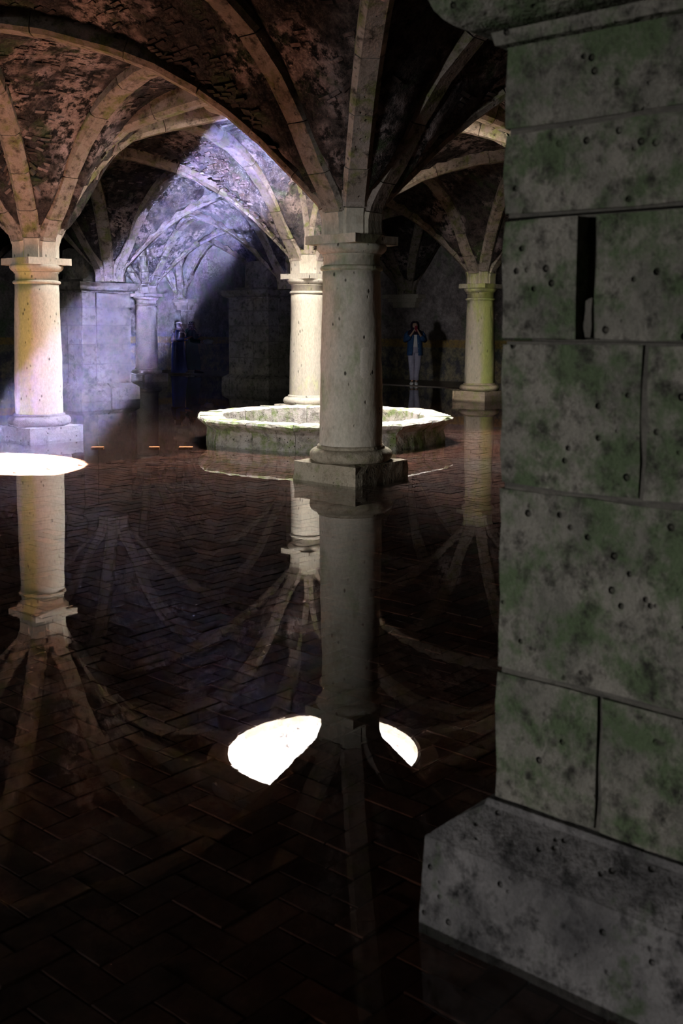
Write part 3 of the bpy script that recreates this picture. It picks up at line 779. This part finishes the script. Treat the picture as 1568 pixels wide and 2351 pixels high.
def loft(name, rings, mat, parent, seg=28, fold=0.0, nf=7, ph=0.0, cap=True):
    """rings: (z, cx, cy, hx, hy); folds deepen towards the first ring"""
    vs, fs = [], []; n = len(rings)
    for k, (z, cx, cyy, hx, hy) in enumerate(rings):
        f = fold*(1-k/(n-1))
        for s in range(seg):
            a = 2*PI*s/seg; m = 1+f*math.sin(nf*a+ph)+.5*f*math.sin((nf+4)*a+ph*2)
            vs.append((cx+hx*m*math.cos(a), cyy+hy*m*math.sin(a), z))
    for k in range(n-1):
        for s in range(seg): s2 = (s+1) % seg; fs.append((k*seg+s, k*seg+s2, (k+1)*seg+s2, (k+1)*seg+s))
    if cap: fs.append(tuple(range(seg-1, -1, -1))); fs.append(tuple((n-1)*seg+s for s in range(seg)))
    return obj(name, mesh(name, vs, fs, mat, True), parent)
def blob(name, c, r, mat, parent, seg=16, nose=None):
    b = bmesh.new(); bmesh.ops.create_uvsphere(b, u_segments=seg, v_segments=seg//2+2, radius=1)
    for v in b.verts: v.co = Vector((v.co.x*r[0]+c[0], v.co.y*r[1]+c[1], v.co.z*r[2]+c[2]))
    return obj(name, bm_mesh(name, b, mat, True), parent)
def body(parent, J, hands):
    """one continuous figure grown from a jointed skeleton; hands: {wrist: (palm, [finger tips...])}"""
    bm = bmesh.new(); sk = bm.verts.layers.skin.verify(); V = {}
    def vert(n, p, r, r2=None):
        v = bm.verts.new(p); v[sk].radius = (r, r2 or r); V[n] = v; return v
    for n, (p, r) in J['v'].items(): vert(n, p, r)
    V['pelvis'][sk].use_root = True
    for a, b in J['e']: bm.edges.new((V[a], V[b]))
    for wr, (palm, tips, curl) in hands.items():
        pv = vert(wr+'_palm', palm, .030); bm.edges.new((V[wr], pv))
        for k, tp in enumerate(tips):
            mid = (Vector(palm)+Vector(tp))/2 + Vector(curl)*(.012 if k else .004)
            m_ = vert(f'{wr}_m{k}', mid, .0095); t_ = vert(f'{wr}_t{k}', tp, .0075)
            bm.edges.new((pv, m_)); bm.edges.new((m_, t_))
    me = bpy.data.meshes.new('body'); bm.to_mesh(me); bm.free(); me.materials.append(M['skin'])
    o = obj('body', me, parent); o.modifiers.new('skin', 'SKIN').use_smooth_shade = True
    o.modifiers.new('sub', 'SUBSURF').levels = 1; o.modifiers['sub'].render_levels = 1
    return o
E0 = [('pelvis', 'spine'), ('spine', 'chest'), ('chest', 'neck'), ('neck', 'jaw'), ('jaw', 'head'), ('head', 'crown'), ('jaw', 'nose'),
      ('chest', 'shl'), ('chest', 'shr'), ('shl', 'ell'), ('ell', 'wrl'), ('shr', 'elr'), ('elr', 'wrr'),
      ('pelvis', 'hil'), ('pelvis', 'hir'), ('hil', 'knl'), ('knl', 'anl'), ('anl', 'tol'), ('hir', 'knr'), ('knr', 'anr'), ('anr', 'tor')]
def skel(**kw):
    v = {'pelvis': ((0, 0, .90), .105), 'spine': ((0, 0, 1.08), .10), 'chest': ((0, 0, 1.26), .115), 'neck': ((.01, 0, 1.385), .045), 'jaw': ((.03, 0, 1.445), .062),
         'head': ((.018, 0, 1.52), .082), 'crown': ((.0, 0, 1.575), .06), 'nose': ((.112, 0, 1.475), .012),
         'shl': ((0, .155, 1.32), .055), 'shr': ((0, -.155, 1.32), .055), 'ell': ((-.02, .2, 1.06), .04), 'elr': ((-.02, -.2, 1.06), .04), 'wrl': ((.06, .2, .84), .026), 'wrr': ((.06, -.2, .84), .026),
         'hil': ((0, .085, .86), .085), 'hir': ((0, -.085, .86), .085), 'knl': ((.02, .09, .47), .055), 'knr': ((.02, -.09, .47), .055), 'anl': ((0, .09, .075), .036), 'anr': ((0, -.09, .075), .036),
         'tol': ((.13, .095, .035), .03), 'tor': ((.13, -.095, .035), .03)}
    for k, p in kw.items(): v[k] = (p, v[k][1])
    return {'v': v, 'e': E0}
def shoe(parent, heel, ang, mat, name='shoe'):
    """low trainer: sole and upper in one tapered shape pointing along local +x, turned by ang"""
    pr = [(-.055, .034, .075), (-.03, .042, .085), (.03, .040, .078), (.09, .043, .055), (.14, .042, .042), (.175, .030, .032), (.19, .012, .02)]
    vs, fs = [], []; seg = 10
    for (x, hw, h) in [(a_*1.2, b_*1.25, c_*1.15) for a_, b_, c_ in pr]:
        for s in range(seg):
            a = 2*PI*s/seg; c_, s_ = math.cos(a), math.sin(a); z = max(0.0, h*(.5+.5*s_)) if s_ > -.3 else 0.0
            xx, yy = x, hw*c_*(1 if s_ < .4 else .8)
            vs.append((heel[0]+xx*math.cos(ang)-yy*math.sin(ang), heel[1]+xx*math.sin(ang)+yy*math.cos(ang), heel[2]+z))
    for k in range(len(pr)-1):
        for s in range(seg): s2 = (s+1) % seg; fs.append((k*seg+s, k*seg+s2, (k+1)*seg+s2, (k+1)*seg+s))
    fs.append(tuple(range(seg-1, -1, -1))); fs.append(tuple((len(pr)-1)*seg+s for s in range(seg)))
    return obj(name, mesh(name, vs, fs, mat, True), parent)
def hood(name, mat, parent, c=(.012, 0, 1.50), open_dir=0.0, face=.62, drop=True, r=.108):
    """head scarf: a shell round the head, open over the face, running down over neck and shoulders"""
    vs, fs = [], []; seg = 24; rings = []
    prof = [(1.605, .03), (1.600, .06), (1.58, .088), (1.55, .105), (1.51, .112), (1.47, .110), (1.43, .105), (1.395, .108), (1.36, .14), (1.32, .17), (1.27, .185)]
    if not drop: prof = prof[:-2]
    for (z, rr) in prof:
        row = []
        for s in range(seg+1):
            a = PI*face*.5*(1.0 if 1.43 < z < 1.575 else .0) ; th = open_dir + a/1.0 + (2*PI-2*a)*s/seg
            k = .94 if z > 1.39 else 1.0
            row.append(len(vs)); vs.append((c[0]-.01+rr*math.cos(th)*k*1.04, c[1]+rr*math.sin(th)*(k if z > 1.39 else 1.15), z))
        rings.append(row)
    for r1, r2 in zip(rings, rings[1:]):
        for s in range(seg): fs.append((r1[s], r1[s+1], r2[s+1], r2[s]))
    fs.append(tuple(rings[0][:-1]))
    o = obj(name, mesh(name, vs, fs, mat, True), parent); md = o.modifiers.new('thick', 'SOLIDIFY'); md.thickness = .012; return o
def eyes(parent, x=.092, z=1.513):
    for sg in (-1, 1): blob('eye', (x, .032*sg, z), (.006, .011, .006), 'black', parent, 8)
    tube('mouth', [(x+.004, -.022, 1.435), (x+.009, 0, 1.433), (x+.004, .022, 1.435)], [.003, .006, .003], plain('lip', (.35, .10, .09)), 6, parent)

# woman in a blue robe, walking along the walkway
PB = obj('person', None, None, loc=(-5.02, 32.45, .018), rotz=.04, label='person in a cobalt blue robe, black scarf and khaki cap, walking along the wall', category='person')
b_ = body(PB, skel(wrl=(.27, .11, 1.09), ell=(.06, .2, 1.08), wrr=(.20, -.14, 1.06), elr=(-.02, -.2, 1.08), knr=(.10, -.08, .48), anr=(.17, -.08, .08), tor=(.29, -.08, .04), knl=(-.03, .08, .47), anl=(-.14, .08, .10), tol=(-.02, .08, .03)),
          {'wrl': ((.33, .09, 1.12), [(.38, .05, 1.14), (.41, .075, 1.15), (.415, .09, 1.15), (.405, .105, 1.145), (.395, .12, 1.14)], (0, 0, .6)),
           'wrr': ((.26, -.11, 1.09), [(.30, -.06, 1.11), (.335, -.085, 1.12), (.34, -.10, 1.12), (.335, -.115, 1.12), (.325, -.13, 1.11)], (0, 0, .6))})
eyes(b_)
loft('robe', [(.035, .02, 0, .24, .22), (.2, .02, 0, .225, .215), (.5, .0, 0, .205, .205), (.85, -.01, 0, .19, .20), (1.05, -.01, 0, .175, .19), (1.22, 0, 0, .165, .205), (1.34, 0, 0, .11, .165), (1.39, .005, 0, .06, .07)], 'blue', PB, 32, .07, 8)
loft('robe_flap', [(.06, .20, -.03, .09, .10), (.25, .19, -.03, .07, .09), (.5, .15, -.03, .05, .08), (.7, .12, -.03, .03, .06)], 'blue', PB, 14, .05, 4)
tube('sleeve', [(0, .15, 1.33), (.01, .205, 1.2), (.05, .21, 1.07), (.16, .16, 1.07), (.25, .12, 1.09)], [.075, .075, .07, .065, .06], 'blue', 12, PB)
tube('sleeve', [(0, -.15, 1.33), (-.01, -.205, 1.2), (-.02, -.21, 1.07), (.08, -.18, 1.05), (.18, -.145, 1.06)], [.075, .075, .07, .065, .06], 'blue', 12, PB)
loft('shawl', [(.98, -.03, 0, .20, .235), (1.08, -.02, 0, .205, .24), (1.2, -.01, 0, .20, .235), (1.31, 0, 0, .15, .20), (1.39, .005, 0, .085, .10)], 'navy', PB, 28, .05, 6)
hood('head_scarf', 'black', PB)
blob('scarf_tail', (-.115, 0, 1.44), (.035, .06, .10), 'white', PB)
cp = obj('cap', None, PB)
blob('cap_crown', (.0, 0, 1.565), (.122, .112, .078), 'cap', cp)
loft('cap_brim', [(1.545, .15, 0, .085, .085), (1.552, .145, 0, .09, .088), (1.556, .14, 0, .085, .08)], 'cap', cp, 18)
shoe(PB, (.16, -.08, 0), 0, 'shoe'); shoe(PB, (-.12, .08, 0), 0, 'shoe')
ph_ = obj('smartphone', bm_mesh('smartphone', box_bm(-.004, .004, -.036, .036, -.07, .07, .003), plain('phone_dark', (.02, .02, .025), .2, .5)), None, loc=(-4.61, 32.56, 1.155), label='small dark phone in the hands of the woman in blue', category='phone')
ph_.rotation_euler = (0, -.9, 0)

# woman in a green robe, carrying a pale bundle
PG = obj('person', None, None, loc=(-4.72, 33.2, .018), rotz=-.05, label='person in a bottle green hooded robe and patterned scarf, holding a white bundle', category='person')
b_ = body(PG, skel(wrr=(.33, -.10, .99), elr=(.05, -.2, 1.0), wrl=(.22, .1, 1.18), ell=(.06, .2, 1.1), knr=(.10, -.08, .47), anr=(.16, -.08, .08), tor=(.29, -.08, .04), knl=(-.03, .08, .46), anl=(-.16, .08, .10), tol=(-.04, .08, .03)),
          {'wrr': ((.39, -.08, .97), [(.43, -.03, .99), (.46, -.055, .96), (.465, -.075, .955), (.455, -.095, .95), (.44, -.11, .95)], (0, 0, .6)),
           'wrl': ((.26, .07, 1.22), [(.28, .03, 1.25), (.30, .055, 1.265), (.305, .07, 1.27), (.30, .085, 1.265), (.29, .10, 1.255)], (.5, 0, 0))})
eyes(b_)
loft('robe', [(.10, .03, 0, .235, .21), (.16, .03, 0, .245, .215), (.4, .02, 0, .235, .21), (.7, .0, 0, .205, .20), (.95, -.01, 0, .185, .195), (1.15, -.01, 0, .18, .20), (1.27, 0, 0, .15, .19), (1.35, 0, 0, .10, .13), (1.39, .005, 0, .06, .07)], 'green', PG, 32, .06, 7, 1.3)
tube('sleeve', [(0, -.15, 1.33), (0, -.21, 1.18), (.05, -.21, 1.02), (.17, -.15, .99), (.28, -.11, .99)], [.08, .08, .075, .07, .065], 'green', 12, PG)
tube('sleeve', [(0, .15, 1.33), (.01, .21, 1.2), (.06, .2, 1.1), (.13, .15, 1.13), (.19, .11, 1.17)], [.08, .08, .075, .065, .06], 'green', 12, PG)
tube('hood_fold', [(-.09, -.12, 1.36), (-.15, -.05, 1.32), (-.17, 0, 1.29), (-.15, .05, 1.32), (-.09, .12, 1.36)], [.045, .055, .06, .055, .045], 'green', 10, PG)
hood('head_scarf', 'pscarf', PG, drop=False)
shoe(PG, (.16, -.08, 0), 0, 'blackshoe'); shoe(PG, (-.14, .08, 0), 0, 'shoe')
bb = bmesh.new(); bmesh.ops.create_icosphere(bb, subdivisions=3, radius=1); rr = random.Random(9)
for v in bb.verts:
    k = 1+.12*math.sin(7*v.co.x+3*v.co.z)+.1*math.sin(9*v.co.y-4*v.co.z); v.co = Vector((v.co.x*.16*k, v.co.y*.10*k, v.co.z*.075*k))
obj('cloth_bundle', bm_mesh('cloth_bundle', bb, 'white', True), None, loc=(-4.19, 33.1, 1.0), label='crumpled white cloth bundle carried by the woman in green', category='bundle')

# woman photographing with a phone, facing the camera
PW = obj('person', None, None, loc=(1.87, 26.98, .018), rotz=-PI/2+.05, label='person in a denim jacket, pale trousers and plum head scarf taking a photo', category='person')
b_ = body(PW, skel(ell=(.09, .225, 1.13), wrl=(.19, .085, 1.31), elr=(.09, -.225, 1.13), wrr=(.19, -.085, 1.31), knl=(.03, .07, .47), knr=(.0, -.075, .47), anl=(.05, .045, .08), tol=(.17, .03, .035), anr=(-.01, -.06, .08), tor=(.11, -.085, .035)),
          {'wrl': ((.205, .055, 1.375), [(.20, .028, 1.395), (.215, .035, 1.43), (.22, .028, 1.42), (.222, .022, 1.405), (.222, .018, 1.39)], (.8, 0, 0)),
           'wrr': ((.205, -.055, 1.375), [(.20, -.028, 1.395), (.215, -.035, 1.43), (.22, -.028, 1.42), (.222, -.022, 1.405), (.222, -.018, 1.39)], (.8, 0, 0))})
eyes(b_)
for sg, kx, ax_, ay in ((1, .03, .05, .045), (-1, .0, -.01, -.06)):
    tube('trouser_leg', [(0, .075*sg, .93), (.0, .082*sg, .8), (kx, .075*sg, .48), (ax_, ay, .22), (ax_, ay, .11)], [.098, .098, .078, .064, .062], 'trouser', 14, PW)
loft('trouser_waist', [(.80, 0, 0, .115, .165), (.88, 0, 0, .122, .16), (.97, 0, 0, .118, .15), (1.0, 0, 0, .11, .14)], 'trouser', PW, 24)
loft('shirt', [(.955, .004, 0, .121, .152), (1.0, .004, 0, .122, .147), (1.15, .005, 0, .125, .15), (1.3, 0, 0, .11, .15), (1.38, 0, 0, .06, .08)], 'white', PW, 24)
# open jacket: a shell round the back and sides, parted in front
def jacket():
    vs, fs = [], []; seg = 26; rows = []
    for (z, hx, hy, gap) in ((.74, .155, .205, .42), (.80, .16, .205, .40), (.95, .155, .195, .34), (1.10, .155, .19, .28), (1.22, .15, .195, .22), (1.32, .12, .185, .25), (1.37, .08, .11, .45)):
        row = []
        for s in range(seg+1):
            th = gap+(2*PI-2*gap)*s/seg; m = 1+.025*math.sin(9*th+z*8); row.append(len(vs)); vs.append((hx*m*math.cos(th), hy*m*math.sin(th), z))
        rows.append(row)
    for r1, r2 in zip(rows, rows[1:]):
        for s in range(seg): fs.append((r1[s], r1[s+1], r2[s+1], r2[s]))
    return mesh('jacket', vs, fs, 'denim', True)
jk = obj('jacket', jacket(), PW); jk.modifiers.new('thick', 'SOLIDIFY').thickness = .015
for z in (.80, .93, 1.06): blob('button', (.158, .075, z), (.006, .008, .008), 'white', jk, 8)
for sg in (-1, 1): tube('sleeve', [(0, .15*sg, 1.325), (.02, .21*sg, 1.24), (.08, .235*sg, 1.13), (.125, .185*sg, 1.17), (.15, .14*sg, 1.235)], [.075, .075, .075, .06, .055], 'denim', 12, jk)
hood('head_scarf', 'plum', PW)
loft('scarf_drape', [(.87, -.10, .15, .04, .05), (1.05, -.11, .145, .05, .065), (1.22, -.09, .13, .06, .07), (1.34, -.05, .09, .06, .07)], 'plum', PW, 16, .05, 5)
shoe(PW, (.05, .045, 0), -.12, 'shoe'); shoe(PW, (-.01, -.06, 0), -.2, 'shoe')
ph2 = obj('smartphone', None, None, loc=(1.885, 26.755, 1.44), label='dark red phone held up before the face of the denim-jacketed woman', category='phone'); ph2.rotation_euler = (.12, 0, .05)
obj('case', bm_mesh('case', box_bm(-.037, .037, -.004, .004, -.075, .075, .003), plain('phone_red', (.16, .01, .02), .35)), ph2)
obj('lens', lathe('lens', [(.009, -.002), (.009, .003), (.004, .004)], plain('phone_lens', (.6, .6, .62), .2), 12), ph2, loc=(-.02, -.005, -.055)).rotation_euler = (PI/2, 0, 0)


# ------------------------------------------------------------------ haze in the light shaft
def haze():
    t = NT('haze'); sc = t.add('ShaderNodeVolumeScatter'); sc.inputs['Color'].default_value = (0.50, 0.50, 1.0, 1); sc.inputs['Density'].default_value = 0.0030; sc.inputs['Anisotropy'].default_value = 0.0
    t.link(sc.outputs[0], t.out.inputs['Volume']); return t.m
M['haze'] = haze()
def haze_prism():
    """slanting volume of hazy air round the sunbeam, from the oculus down to the water"""
    k = SDIR/-SDIR.z; n = 24; vs = []; fs = []
    for z in (4.28, .03):
        for q in range(n):
            a = 2*PI*q/n; vs.append((OC.x+k.x*(4.32-z)*1.1+1.75*math.cos(a), OC.y+k.y*(4.32-z)*1.1+1.75*math.sin(a), z))
    for q in range(n): q2 = (q+1) % n; fs.append((q, n+q, n+q2, q2))
    fs.append(tuple(range(n))); fs.append(tuple(range(2*n-1, n-1, -1)))
    return mesh('haze', vs, fs, 'haze')
hz = obj('haze', haze_prism())
hz['kind'] = 'stuff'; hz['label'] = 'faint bluish haze lit by the slanting sunbeam'; hz['category'] = 'haze'
